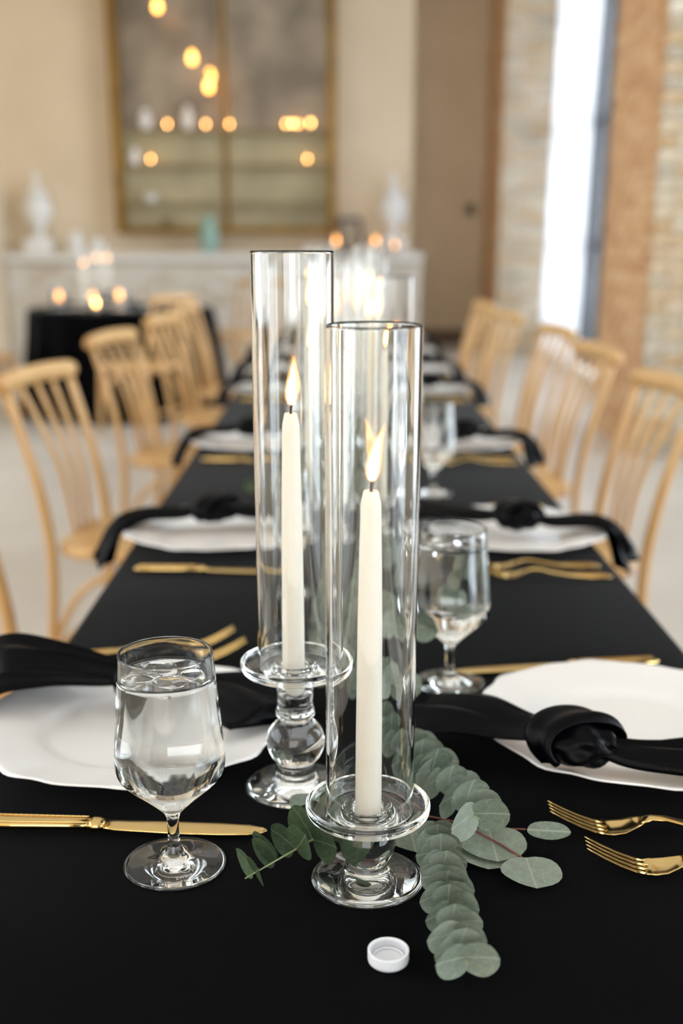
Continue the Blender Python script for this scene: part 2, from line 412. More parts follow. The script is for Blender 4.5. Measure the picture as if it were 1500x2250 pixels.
# sheer drape over the far window
def drape(name, label, y0, y1, x, folds, amp):
    b = MB(); n = folds * 8; zs = [0.03, .6, 1.4, 2.4, 3.4, 4.3]; rows = []
    for z in zs:
        k = 1.0 + .12 * math.sin(z * 2.1)
        rows.append([(x + amp * k * math.sin(2 * PI * folds * j / n + .25 * math.sin(z)) - .012 * (4.3 - z), y0 + (y1 - y0) * j / n + .03 * math.sin(5 * j / n + z), z) for j in range(n + 1)])
    b.rings(rows, False, False, closed=False)
    o = b.build(name, M_SHEER); tag(o, label, 'curtain'); return o
drape('sheer_drape', 'sheer white floor-length drape gathered over the far steel window', 10.85, 12.55, WX - .1, 11, .04)

# ---- brick ledge with white mantel shelf
ledge = thing('brick_ledge', 'white painted brick ledge under the gilt framed panel with a pale shelf', 'fireplace', ((XL + .92) / 2, 13.0, 0))
lw = .92 - XL - .04
MB().box((0, .03, .5), (lw, .33, 1.0)).build('core', M_MORTW, ledge, smooth=False)
MB().box((0, -.01, 1.045), (lw + .02, .42, .09), .012).build('shelf', M_PAINTW, ledge, smooth=False)
lay(ledge, (-lw / 2, -.135, 0), (1, 0, 0), (0, -1, 0), lw, 1.0, brick_p, brick_ph)
MT = 1.09

# ---- gilt framed display panel
FX0, FX1, FZ0, FZ1 = -2.50, -0.055, 1.30, 4.15
dc = thing('display_panel', 'tall gilt-framed clouded glass panel with shelves hung on the back wall', 'display case', ((FX0 + FX1) / 2, BRY, FZ0))
fw, fh = FX1 - FX0, FZ1 - FZ0
for sx in (-1, 1):
    MB().box((sx * (fw / 2 - .045), -.11, fh / 2), (.09, .22, fh), .012).build('frame_stile', M_GILT, dc)
for z in (.035, fh - .035):
    MB().box((0, -.11, z), (fw - .18, .22, .07), .012).build('frame_rail', M_GILT, dc)
MB().box((0, -.03, fh / 2), (.05, .05, fh - .14), .008).build('mullion', M_GILT, dc)
SH = [2.39, 2.03, 1.63]
edges = [FZ0 + .07, SH[2], SH[1], SH[0], FZ1 - .07]
for k in range(4):
    for sx in (-1, 1):
        z0, z1 = edges[k] - FZ0, edges[k + 1] - FZ0
        MB().box((sx * fw / 4, -.012, (z0 + z1) / 2), (fw / 2 - .1, .02, z1 - z0 - .004)).build('panel', M_MIRC if k < 3 else M_MIRR, dc, smooth=False)
for z in SH:
    MB().box((0, -.10, z - FZ0 - .015), (fw - .19, .16, .03), .004).build('shelf', M_SHELF, dc, smooth=False)

# ---- small votive in glass cup: cup, wax, flame
def make_votive(s=1.0):
    v = thing('votive_candle', 'votive', 'candle', (0, 0, 0))
    r, h = .035 * s, .085 * s
    MB().lathe([(0, 0), (r * .9, 0), (r, .006), (r, .01), (r, h - .004), (r, h), (r - .003, h), (r - .003, h - .004), (r - .003, .014), (r - .004, .012), (0, .012)], 20).build('cup', M_PANE, v)
    MB().lathe([(0, .0125), (r - .004, .0125), (r - .004, h * .45), (0, h * .45)], 16).build('wax', M_WAX, v)
    MB().lathe([(0, h * .47), (.007 * s, h * .55), (.009 * s, h * .66), (.005 * s, h * .85), (0, h)], 10).build('flame', M_VOT, v)
    return v
vot0 = make_votive()
vot_used = [False]
def votive(x, y, z, label, group, s=1.0):
    v = votive_(x, y, z, label, group, s)
    if s > 1.25:                                           # the bigger cups hold a lower, softer flame
        for ch in v.children:
            if ch.name.startswith('flame'): ch.material_slots[0].link = 'OBJECT'; ch.material_slots[0].material = M_VOT2
    return v
def votive_(x, y, z, label, group, s=1.0):
    if not vot_used[0]:
        vot_used[0] = True; vot0.location = (x, y, z); vot0['label'] = label; vot0['group'] = group; vot0.scale = (s,) * 3; return vot0
    return dup(vot0, (x, y, z), 0, label, group, s)
G1 = 'votives on the display shelves'
for k, (x, s, t) in enumerate([(-1.90, 1.0, 'leftmost lit'), (-1.48, 1.0, 'dimmer lit, left of the mullion,'), (-1.22, 1.0, 'lone lit, right of the mullion,'),
                               (-.60, 1.05, 'left-hand lit, in the bright cluster,'), (-.53, 1.1, 'middle lit, in the bright cluster,'), (-.47, 1.0, 'right-hand lit, in the bright cluster,'), (-.33, 1.2, 'rightmost lit')]):
    votive(x, BRY - .12, SH[0], '%s votive candle on the top shelf of the gilt panel' % t, G1, s)
votive(-2.10, BRY - .12, SH[1], 'lit votive candle at the left of the middle panel shelf', G1)
votive(-.37, BRY - .12, SH[1], 'lit votive candle at the right of the middle panel shelf', G1)
def jar(x, y, z, h, r, mat, name, label, cat, group=None, n=24):
    pr = [(0, 0), (r * .7, 0), (r * .75, h * .05), (r, h * .35), (r * .95, h * .6), (r * .55, h * .82), (r * .5, h * .9), (r * .62, h), (r * .5, h), (r * .42, h * .9), (0, h * .85)]
    return tag(MB().lathe(pr, n).build(name, mat, loc=(x, y, z)), label, cat, group)
jar(-2.14, BRY - .12, SH[0], .2, .07, M_CERW, 'jar', 'white jar at the left end of the top panel shelf', 'jar', 'white jars on the display shelves')
jar(-1.68, BRY - .12, SH[0], .24, .065, M_CERW, 'jar', 'tall white jar between votives on the top panel shelf', 'jar', 'white jars on the display shelves')
jar(-2.28, BRY - .12, SH[1], .17, .06, M_CERW, 'jar', 'small white jar at the left of the middle panel shelf', 'jar', 'white jars on the display shelves')
def bowl(x, y, z, r, h, mat, label):
    return tag(MB().lathe([(0, 0), (r * .45, 0), (r * .5, .01), (r, h), (r * .95, h), (r * .5, .02), (0, .02)], 24).build('bowl', mat, loc=(x, y, z)), label, 'bowl', 'bowls on the display shelves')
bowl(-2.12, BRY - .12, SH[2], .075, .09, M_CERW, 'white bowl at the left of the lowest panel shelf')
bowl(-1.95, BRY - .12, FZ0 + .07, .075, .1, M_SHELF, 'brown bowl standing on the bottom rail of the gilt panel')
# ---- amber pendant bulbs
for k, (x, z, lab) in enumerate([(-1.90, 3.55, 'highest amber pendant bulb, near the top of the gilt panel'), (-1.56, 3.06, 'amber pendant bulb hanging alone left of the mullion'),
                            (-1.378, 2.885, 'upper amber bulb of the pair before the mullion'), (-1.385, 2.775, 'lower, brighter amber bulb of the pair before the mullion')]):
    y = 12.7 if k != 3 else 12.62
    t = thing('pendant_bulb', lab, 'lamp', (x, y, z), 0, 'amber pendants before the gilt panel')
    MB().lathe([(0, -.055), (.022, -.048), (.036, -.02), (.034, .01), (.018, .045), (.014, .06), (0, .06)], 16).build('bulb', M_BULB, t)
    MB().lathe([(0, .06), (.018, .06), (.018, .11), (.006, .125), (0, .125)], 14).build('socket', M_GILT, t)
    MB().tube([(0, 0, .12), (0, 0, HC - z)], .003, 6).build('cord', M_CORD, t)

# ---- things on the ledge
def urn(x, y, z, label):
    t = thing('urn', label, 'urn', (x, y, z), 0, 'white lidded urns')
    MB().box((0, 0, .075), (.3, .3, .15), .012).build('plinth', M_CERW, t)
    MB().lathe([(0, .15), (.11, .15), (.11, .17), (.05, .2), (.045, .25), (.09, .29), (.15, .40), (.16, .5), (.13, .58), (.10, .61), (0, .61)], 32).build('body', M_CERW, t)
    MB().lathe([(0, .61), (.125, .61), (.12, .635), (.07, .69), (.03, .73), (.02, .75), (.045, .79), (.03, .84), (0, .88)], 28).build('lid', M_CERW, t)
    return t
urn(.58, 13.04, MT, 'white lidded urn on plinth at the right end of the ledge')
urn(-3.38, 13.04, MT, 'white lidded urn on plinth at the left end of the ledge')
jar(-1.46, 12.87, MT, .40, .11, M_TEAL, 'vase', 'pale teal vase standing on the ledge below the gilt panel', 'vase')
jar(-2.95, 12.93, MT, .24, .09, M_CERW, 'vase', 'small white vase on the ledge beside the left urn', 'vase')
jar(-2.72, 12.93, MT, .17, .08, M_CERW, 'vase', 'squat white vase on the ledge, second right of the left urn', 'vase')
pf = thing('picture_frame', 'dark plum framed picture leaning on the ledge beside the right urn', 'picture frame', (.10, 13.08, MT))
MB().box((0, 0, .19), (.27, .02, .38), .004).build('frame', M_PLUM, pf)
MB().box((0, -.012, .19), (.2, .006, .3)).build('picture', M_MIRR, pf, smooth=False)
votive(.385, 12.86, MT + .0, 'lit votive candle on the ledge left of the right urn', 'votives on the ledge', 2.2)
votive(.60, 12.835, MT, 'lit votive candle on the ledge in front of the right urn', 'votives on the ledge', 1.5)
votive(-.05, 12.86, MT, 'lit votive candle on the ledge under the gilt panel corner', 'votives on the ledge', 2.3)
sw = thing('thermostat', 'dark thermostat on the shade-toned wall beside the right urn', 'thermostat', (1.55, YB, 1.58))
MB().box((0, -.015, 0), (.1, .03, .12), .006).build('body', M_BLACK, sw)
MB().lathe([(0, 0), (.025, 0), (.025, .012), (0, .012)], 16).build('dial', M_STEEL, sw).rotation_euler = (PI / 2, 0, 0)
sw.children[1].location = (0, -.03, 0)

# ================================================================== MAIN TABLE
TZ = 0.75
tab = thing('banquet_table', 'long narrow banquet table hidden under the black cloth', 'table', (0, 3.1, 0))
MB().box((0, 0, TZ - .027), (.72, 5.6, .03)).build('tabletop', M_WOOD, tab, smooth=False)
for y in (-2.6, -.9, .9, 2.6):
    for x in (-.16, .16):
        MB().tube([(x, y, 0), (x, y, TZ - .04)], .016, 8).build('leg', M_STEEL, tab)
def tablecloth():
    b = MB(); y0, y1, hw, r = 0.24, 5.95, .376, .012
    prof = []                                             # half profile: from hem up over the edge across the top
    for x, z in [(-hw - .010, .492), (-hw - .008, .56), (-hw - .006, .64), (-hw - .003, .71)]: prof.append((x, z))
    for k in range(4): a = PI - k * PI / 6; prof.append((-hw + r + r * math.cos(a), TZ - r + r * math.sin(a)))
    full = prof + [(-.2, TZ), (0, TZ), (.2, TZ)] + [(-x, z) for x, z in reversed(prof)]
    rows = []; n = 150
    for i in range(n + 1):
        y = y0 + (y1 - y0) * i / n
        row = []
        for x, z in full:
            d = max(0, (TZ - .03 - z)) / .6
            off = d * (.022 * math.sin(y * 9.0) + .014 * math.sin(y * 17.3 + 1.0 + (2 if x > 0 else 0)))
            row.append((x + (off if x > 0 else -off) + (d * .02 if x > 0 else -d * .02), y, z))
        rows.append(row)
    b.rings(rows, False, False, closed=False)
    for yy, sg in ((y0, -1), (y1, 1)):                    # end drops
        er = []
        for z, o in ((TZ, 0), (TZ - .004, .008), (.70, .014), (.6, .02), (.492, .025)):
            er.append([(-hw + 2 * hw * j / 24, yy + sg * (o + (0.012 * math.sin(j * 1.3) * (TZ - z))), z) for j in range(25)])
        b.rings(er, False, False, closed=False)
    o = b.build('tablecloth', M_CLOTH, angle=60)
    return tag(o, 'black woven tablecloth covering the long table of place settings', 'tablecloth')
tablecloth()
CT = TZ + .0006

# ------------------------------------------------------------------ candle holders, glass chimneys, candles
SHORT = [(0, 0), (.0395, 0), (.0410, .0012), (.0402, .0030), (.034, .0052), (.026, .0068), (.0190, .0085), (.0160, .0105), (.0150, .0120), (.0162, .0135), (.0152, .0152), (.0172, .0180),
         (.0198, .0230), (.0212, .0300), (.0206, .0370), (.0182, .0435), (.0172, .0480), (.0200, .0505), (.0300, .0525), (.0410, .0548), (.0455, .0580), (.0468, .0622), (.0463, .0652), (.0448, .0659), (.0432, .0645),
         (.0415, .0612), (.0370, .0590), (.0240, .0588), (.0196, .0594), (.0188, .0612), (.0176, .0622), (.0150, .0620), (.0122, .0600), (.0108, .0560), (.0106, .0440), (0, .0430)]
TALL = [(0, 0), (.0420, 0), (.0435, .0012), (.0428, .0030), (.036, .0055), (.026, .0078), (.0190, .0098), (.0168, .0125), (.0178, .0150), (.0182, .0185), (.0168, .0222), (.0172, .0250), (.0205, .0290),
        (.0236, .0345), (.0258, .0440), (.0250, .0505), (.0222, .0570), (.0175, .0615), (.0138, .0645), (.0150, .0672), (.0170, .0700), (.0172, .0735), (.0160, .0765), (.0154, .0800), (.0155, .0870), (.0163, .0950), (.0167, .1040),
        (.0200, .1060), (.0310, .1082), (.0420, .1105), (.0460, .1135), (.0471, .1175), (.0466, .1202), (.0450, .1208), (.0435, .1195), (.0420, .1165), (.0370, .1148), (.0240, .1146), (.0196, .1152), (.0185, .1172), (.0165, .1180), (.0130, .1165), (.0110, .1130), (.0106, .0890), (0, .0880)]
def refine(pr, k=2):
    out = []
    P = [Vector((r, z, 0)) for r, z in pr]
    cur = smooth_curve(P, (len(P) - 1) * k + 1)
    out = [(max(0, v.x), v.y) for v in cur]; out[0] = pr[0]; out[-1] = pr[-1]
    return [(r, max(0, z)) for r, z in out]
def holder_mesh(pr, hi):
    o = MB().lathe(refine(pr, 2) if hi else pr, 72 if hi else 40).build('candle_holder', M_GLASS); return o
def chimney_obj(r, z0, z1):
    tk = .0020
    pr = [(r - tk, z0), (r - .0004, z0), (r, z0 + .0005), (r, z0 + .001), (r, z0 + .003)] + [(r, z0 + .003 + (z1 - z0 - .007) * q / 6) for q in range(1, 7)] + [(r, z1 - .002), (r, z1 - .0012), (r - .0006, z1), (r - tk + .0006, z1), (r - tk, z1 - .0012), (r - tk, z1 - .002)] + [(r - tk, z1 - .004 - (z1 - z0 - .007) * q / 6) for q in range(0, 7)] + [(r - tk, z0 + .001), (r - tk, z0)]
    return MB().lathe(pr, 72).build('glass_chimney', M_GLASS)
def candle_thing(z0, z1, r0, r1, lean=0.0):
    t = thing('taper_candle', 'x', 'candle')
    h = z1 - z0
    MB().lathe([(0, z0), (r0 * .93, z0), (r0, z0 + .003), (r0 * .97, z0 + h * .3), ((r0 + r1) / 2 * 1.02, z0 + h * .65), (r1, z1 - .011), (r1 * .98, z1 - .009), (r1 * .74, z1 - .0008), (r1 * .66, z1), (r1 * .25, z1 - .001), (0, z1 - .0012)], 32).build('wax', M_WAX, t, angle=50)
    wk = MB().tube([(0, 0, z1 - .002), (.0002, 0, z1 + .003), (.0008, 0, z1 + .0075)], [.0011, .001, .0012], 8).build('wick', M_WICK, t)
    MB().lathe([(0, -.0012), (.0010, -.0006), (.0013, .0004), (.0008, .0014), (0, .0017)], 8).build('ember', M_EMBER, wk, loc=(.0009, 0, z1 + .008))
    fl = MB().lathe([(0, 0), (.0036, .0022), (.0054, .007), (.0056, .0125), (.0046, .021), (.0028, .031), (.0012, .038), (0, .042)], 20)
    fl.v = [(x + lean * z * z * 20, y, z) for x, y, z in fl.v]
    fo = fl.build('flame', M_FOUT, t, loc=(.0006, 0, z1 + .005))
    fc = MB().lathe([(0, 0.001), (.0026, .003), (.0040, .0075), (.0041, .0120), (.0033, .019), (.0019, .027), (.0007, .033), (0, .0355)], 16)
    fc.v = [(x + lean * z * z * 20, y, z) for x, y, z in fc.v]
    fc.build('flame_core', M_FCORE, fo)
    return t
hs, ht = holder_mesh(SHORT, True), holder_mesh(TALL, True)
hs.location = (-.0198, .7504, CT); ht.location = (-.0795, .9012, CT)
tag(hs, 'short clear glass ball-stem candle holder at the front of the table', 'candle holder', 'glass candle holders')
tag(ht, 'tall clear glass ball-stem candle holder, second from the front', 'candle holder', 'glass candle holders')
cs, ct = chimney_obj(.0326, .0592, .4150), chimney_obj(.0330, .1150, .4605)
cs.location = (-.0185, .7504, CT); ct.location = (-.0780, .9012, CT)
tag(cs, 'shorter glass cylinder around the front taper candle', 'glass cylinder', 'glass cylinders'); tag(ct, 'taller glass cylinder around the second taper candle', 'glass cylinder', 'glass cylinders')
ks, kt = candle_thing(.0436, .3030, .0099, .0073, .25), candle_thing(.0886, .3340, .0098, .0071, .1)
ks.location = (-.0195, .7504, CT); kt.location = (-.0805, .9012, CT)
tag(ks, 'lit ivory taper candle in the short holder at the front', 'candle', 'taper candles'); tag(kt, 'lit ivory taper candle in the tall holder behind the front one', 'candle', 'taper candles')
# the row going back along the table: cheaper copies of the same three pieces
hs2, ht2 = holder_mesh(SHORT, False), holder_mesh(TALL, False)
cs2, ct2 = chimney_obj(.0326, .0592, .4150), chimney_obj(.0330, .1150, .4605)
for q in (cs2, ct2): q.data.materials.clear(); q.data.materials.append(M_GLASS2); tag(q, 'x', 'glass cylinder', 'glass cylinders')
ROW = [('s', .045, 1.80), ('s', -.070, 1.78), ('t', .015, 2.04), ('t', -.082, 2.47), ('s', .030, 2.70), ('s', -.045, 2.80), ('s', .012, 3.15), ('t', .055, 3.38), ('s', -.030, 3.62), ('t', .075, 3.75), ('t', -.100, 4.05)]
first = {'s': True, 't': True}
for k, (ty, x, y) in enumerate(ROW):
    ho, co, ca = (hs2, cs2, ks) if ty == 's' else (ht2, ct2, kt)
    w_ = 'short' if ty == 's' else 'tall'
    nth = ORD[k + 2]
    if first[ty]: first[ty] = False; h = ho; cy = co; h.location = (x, y, CT); cy.location = (x + .001, y, CT)
    else: h = dup(ho, (x, y, CT)); cy = dup(co, (x + .001, y, CT))
    tag(h, '%s glass candle holder, %s from the front in the candle row' % (w_, nth), 'candle holder', 'glass candle holders')
    cy['label'] = 'glass cylinder on the %s holder, %s from the front in the candle row' % (w_, nth)
    dup(ca, (x, y, CT), label='lit taper candle in the %s holder, %s from the front in the candle row' % (w_, nth))

# ------------------------------------------------------------------ goblets with iced water
GOUT = [(0, .0002), (.0370, .0002), (.0380, .0009), (.0374, .0016), (.028, .0032), (.018, .0056), (.0100, .0090), (.0070, .0130), (.0050, .0190), (.0045, .0270), (.0046, .0370), (.0058, .0435), (.0100, .0488), (.0180, .0568),
        (.0286, .0668), (.0348, .0726), (.0398, .0790), (.0416, .0850), (.0419, .0930), (.0408, .1080), (.0388, .1320), (.0368, .1545), (.0356, .1700), (.0353, .1740), (.03525, .1755)]
GIN = [(.03445, .1764), (.03438, .1755), (.0344, .1740), (.0347, .1700), (.0356, .1545), (.0377, .1320), (.0397, .1080), (.0407, .0940), (.0404, .0865), (.0386, .0803), (.0337, .0741), (.0276, .0684), (.0170, .0588), (.0090, .0520), (0, .0490)]
def make_goblet(n, loc):
    t = thing('water_goblet', 'x', 'goblet', loc, 0, 'water goblets')
    pr = refine(GOUT, 2) + [(.0351, .1764), (.0348, .1767)] + refine(GIN, 2)
    MB().lathe(pr, n).build('glass_body', M_GLASS, t)
    lev = .1590
    wp = [(0, .0487), (.0092, .0517), (.0172, .0585), (.0279, .0680), (.0340, .0737), (.0389, .0799), (.0408, .0862), (.0411, .0940), (.0401, .1080), (.0381, .1320), (.0360, .1545), (.0357, lev + .0008), (.0345, lev), (0, lev)]
    MB().lathe(wp, n).build('water', M_WATER, t)
    return t
gob = make_goblet(72, (-.1699, .7712, CT)); gob['label'] = 'goblet of iced water in front of the left plate, nearest of the goblets'
def ice_mesh(seed):
    r = random.Random(seed); bm = bmesh.new(); bmesh.ops.create_icosphere(bm, subdivisions=3, radius=1)
    ph = [r.uniform(0, 6) for _ in range(6)]
    for v in bm.verts:
        c = v.co; k = 1 + .14 * math.sin(3 * c.x + ph[0]) * math.sin(2.5 * c.y + ph[1]) + .1 * math.sin(4 * c.z + ph[2] + 2 * c.x)
        v.co = Vector((c.x * .0145 * k, c.y * .0105 * k, (c.z if c.z < 0 else c.z * .45) * .0085 * k))
    me = bpy.data.meshes.new('ice_cube'); bm.to_mesh(me); bm.free(); me.materials.append(M_ICE)
    for p in me.polygons: p.use_smooth = True
    return me
ice_m = [ice_mesh(s) for s in (1, 2, 3)]
def ice(gx, gy, i, dx, dy, dz, rz, label, s=1.0):
    o = bpy.data.objects.new('ice_cube', ice_m[i]); COL.objects.link(o)
    o.location = (gx + dx, gy + dy, CT + .1585 + dz); o.rotation_euler = (.15 * i, .2, rz); o.scale = (s,) * 3
    return tag(o, label, 'ice', 'ice in the water goblets')
gx, gy = -.1699, .7712
ice(gx, gy, 0, -.016, -.006, -.001, .4, 'crescent of ice floating at the left in the nearest goblet')
ice(gx, gy, 1, .004, -.014, -.003, -.2, 'crescent of ice at the front of the nearest goblet', .95)
ice(gx, gy, 2, -.004, .012, -.001, .8, 'crescent of ice at the back of the nearest goblet')
ice(gx, gy, 0, .019, .003, -.002, 1.6, 'crescent of ice at the right in the nearest goblet', .8)
# etched maker's mark on the foot
def etched(parent, text, size, pos, rz, tilt):
    c = bpy.data.curves.new('etched_mark', 'FONT'); c.body = text; c.size = size; c.align_x = 'CENTER'; c.extrude = 0.00002
    o = bpy.data.objects.new('tmp', c); COL.objects.link(o)
    dg = bpy.context.evaluated_depsgraph_get(); me = bpy.data.meshes.new_from_object(o.evaluated_get(dg)); bpy.data.objects.remove(o)
    me.materials.clear(); me.materials.append(M_ETCH)
    q = bpy.data.objects.new('etched_mark', me); COL.objects.link(q); q.parent = parent; q.location = pos; q.rotation_euler = (tilt, 0, rz); return q
etched(gob, 'ZWIESEL', .0042, (.0125, -.0262, .0036), .45, .12)
etched(gob, 'GLAS', .0024, (.0140, -.0295, .0029), .45, .12)
sw_pts = [(.006 * math.cos(a) * (1 - a / 14), .004 * math.sin(a) + .0006 * a, 0) for a in [i * .35 for i in range(24)]]
MB().tube(sw_pts, .00016, 5).build('etched_mark', M_ETCH, gob, loc=(.011, -.0205, .0050))
GOBS = [(.0808, 1.1446, 'second plate-side goblet of water, behind the right-hand plate'), (-.1061, 1.4716, 'goblet of water seen through the tall glass cylinder'), (.1417, 2.104, 'goblet of water behind the second plate on the window side'),
        (-.12, 2.36, 'goblet of water by the third plate on the side away from the window'), (.13, 2.86, 'goblet of water behind the third plate on the window side'), (-.13, 3.30, 'goblet of water by the fourth plate away from the window'), (.14, 3.80, 'goblet of water behind the fourth plate on the window side')]
GOBS[0] = (.0808, 1.1446, 'goblet of iced water touching the back of the right-hand plate')
for i, (x, y, lab) in enumerate(GOBS):
    g = thing('water_goblet', lab, 'goblet', (x, y, CT), .7 * i, 'water goblets')
    for ch in gob.children:
        if ch.name.startswith('etched'): continue
        c = ch.copy(); COL.objects.link(c); c.parent = g
ice(.0808, 1.1446, 1, -.012, -.008, -.001, .3, 'crescent of ice at the left in the goblet behind the right-hand plate')
ice(.0808, 1.1446, 2, .012, .004, -.002, 1.2, 'crescent of ice at the right in the goblet behind the right-hand plate')

# ------------------------------------------------------------------ plates
def plate_mesh(R=.150):
    b = MB(); n = 128
    top = [(0, .0040), (.30, .0040), (.52, .0042), (.575, .0050), (.61, .0085), (.65, .0105), (.75, .0130), (.88, .0165), (.97, .0195), (.995, .0200)]
    bot = [(1.0, .0185), (.97, .0168), (.85, .0125), (.68, .0065), (.60, .0010), (.54, .0000), (.50, .0004), (0, .0008)]
    rings = []
    def sc_(k, ph): return 1 + max(0, (k - .45) / .55) ** 2 * (.016 * math.cos(8 * ph) + .012 * math.cos(16 * ph + .5) + .004 * math.cos(24 * ph))
    idx = []
    for k, z in top + bot:
        if k == 0: idx.append([len(b.v)]); b.v.append((0, 0, z))
        else:
            idx.append(list(range(len(b.v), len(b.v) + n)))
            b.v += [(R * k * sc_(k, 2 * PI * j / n) * math.cos(2 * PI * j / n), R * k * sc_(k, 2 * PI * j / n) * math.sin(2 * PI * j / n), z) for j in range(n)]
    for a, c in zip(idx, idx[1:]):
        for j in range(n):
            q = (j + 1) % n
            if len(a) == 1: b.f.append((a[0], c[j], c[q]))
            elif len(c) == 1: b.f.append((a[j], a[q], c[0]))
            else: b.f.append((a[j], a[q], c[q], c[j]))
    o = b.build('dinner_plate', M_PORC, angle=70); me = o.data; bpy.data.objects.remove(o); return me
PM = plate_mesh()
SEATY = [1.01, 1.77, 2.62, 3.60, 4.20, 4.95, 5.55]
def plate(x, y, label, rz=0.0, z=CT, group='scalloped white plates'):
    o = bpy.data.objects.new('dinner_plate', PM); COL.objects.link(o); o.location = (x, y, z); o.rotation_euler = (0, 0, rz)
    return tag(o, label, 'plate', group)
for i, y in enumerate(SEATY):
    o_ = ORD[i]
    plate(-.243, y + (.005 if i else 0), 'scalloped white plate under a knotted napkin, %s on the side away from the window' % o_, .18 + .3 * i)
    plate(.245, y, 'scalloped white plate under a knotted napkin, %s on the window side' % o_, .05 + .25 * i)

# ------------------------------------------------------------------ knotted napkins
def tail_mb(b, path, w0, w1, h0, h1, folds, ph, seed, n=26, m=36):
    pts = smooth_curve(path, n); r = random.Random(seed); rings = []
    for i, c in enumerate(pts):
        s = i / (n - 1); t = (pts[min(i + 1, n - 1)] - pts[max(i - 1, 0)]); t.z = 0; t.normalize()
        lat = Vector((-t.y, t.x, 0)); e = s * s * (3 - 2 * s)
        wd = w0 + (w1 - w0) * e; hh = h0 + (h1 - h0) * e
        ring = []
        for j in range(m):
            a = 2 * PI * j / m; u = math.cos(a)
            k = math.sin(a)
            ridge = .62 + .38 * math.cos(folds * PI * u * .5 + ph + 1.6 * s) if k > 0 else 0.12
            z = hh * math.copysign(abs(k) ** .8, k) * ridge
            ring.append(c + lat * (u * wd * (1 + .05 * math.sin(7 * s + ph))) + Vector((0, 0, z)) + t * (.018 * s * s * math.sin(3.1 * u + ph)))
        rings.append(ring)
    b.rings(rings); return b
def knot_mb(b, c, ax, R=(.036, .030, .021), seed=0):
    r = random.Random(seed); c = Vector(c); ax = Vector(ax).normalized(); lat = Vector((-ax.y, ax.x, 0)); up = Vector((0, 0, 1))
    n, m = 22, 40; rings = []
    for i in range(n):
        th = PI * (i + .5) / n; ring = []
        for j in range(m):
            ph = 2 * PI * j / m
            k = 1 + .085 * math.sin(4 * ph + 5.0 * th) + .05 * math.sin(7 * ph - 4 * th + 1) * math.sin(th)
            x = math.cos(th) * k; y = math.sin(th) * math.cos(ph) * k; z = math.sin(th) * math.sin(ph) * k
            ring.append(c + ax * (x * R[0]) + lat * (y * R[1]) + up * (z * R[2]))
        rings.append(ring)
    b.rings(rings)
def band_mb(b, c, ax, seed=0):
    """the strip of cloth that wraps over the knot, with creases along it"""
    c = Vector(c); ax = Vector(ax).normalized(); lat = Vector((-ax.y, ax.x, 0)); up = Vector((0, 0, 1))
    d1 = (lat * .9 + ax * .45).normalized(); side = up.cross(d1).normalized()
    rings = []; n, m = 26, 20
    for i in range(n):
        a = PI * (-.15 + 1.3 * i / (n - 1))
        p = c + d1 * (math.cos(a) * .0335) + up * (math.sin(a) * .0235) + ax * (.012 * math.cos(a * 1.3))
        nrm = (d1 * math.cos(a) * .7 + up * math.sin(a)).normalized()
        ring = []
        for j in range(m):
            q = 2 * PI * j / m; u = math.cos(q)
            wd = .0165 * (.8 + .35 * math.sin(PI * i / (n - 1)))
            tk = .0048 * (1 + .45 * math.cos(4.5 * u + .6 + .15 * i))
            ring.append(p + side * (u * wd) + nrm * (math.sin(q) * tk))
        rings.append(ring)
    b.rings(rings)
def napkin(label, knot, inner, outer, wi=.046, wo=.05, seed=0, hi=.017, ho=.016):
    k = Vector(knot); t = thing('knotted_napkin', label, 'napkin', (k.x, k.y, CT), 0, 'knotted black napkins')
    base = Vector((k.x, k.y, CT))
    ax = Vector(outer[0]) - Vector(inner[0]); ax.z = 0; ax.normalize()
    kc = k - base
    ip = [kc - ax * .012] + [Vector(p) - base for p in inner]
    op = [kc + ax * .012] + [Vector(p) - base for p in outer]
    b = MB(); tail_mb(b, ip, .016, wi, .015, hi, 5, .5 + seed, seed); b.build('tail', M_SATIN, t)
    b = MB(); tail_mb(b, op, .016, wo, .015, ho, 6, 1.7 + seed, seed + 5); b.build('tail', M_SATIN, t)
    b = MB(); knot_mb(b, kc, ax, seed=seed); kn = b.build('knot', M_SATIN, t)
    b = MB(); band_mb(b, kc, ax, seed); b.build('wrap', M_SATIN, kn)
    return t
ZP = CT + .012
napkin('black satin napkin tied in a knot on the right-hand near plate', (.168, .905, ZP + .030), [(.125, .945, ZP + .022), (.085, .975, ZP + .022), (.042, 1.005, ZP + .010)],
       [(.215, .893, ZP + .020), (.28, .885, ZP + .021), (.36, .875, ZP + .022)], .054, .045, 0, .022)
napkin('black napkin with a raised fold, knotted across the left near plate', (-.225, 1.055, ZP + .030), [(-.18, 1.045, ZP + .020), (-.14, 1.03, ZP + .021), (-.095, 1.0, ZP + .015)],
       [(-.27, 1.065, ZP + .026), (-.33, 1.075, ZP + .030), (-.385, 1.08, ZP + .026), (-.43, 1.08, ZP - .01)], .058, .075, 1, .02, .042)
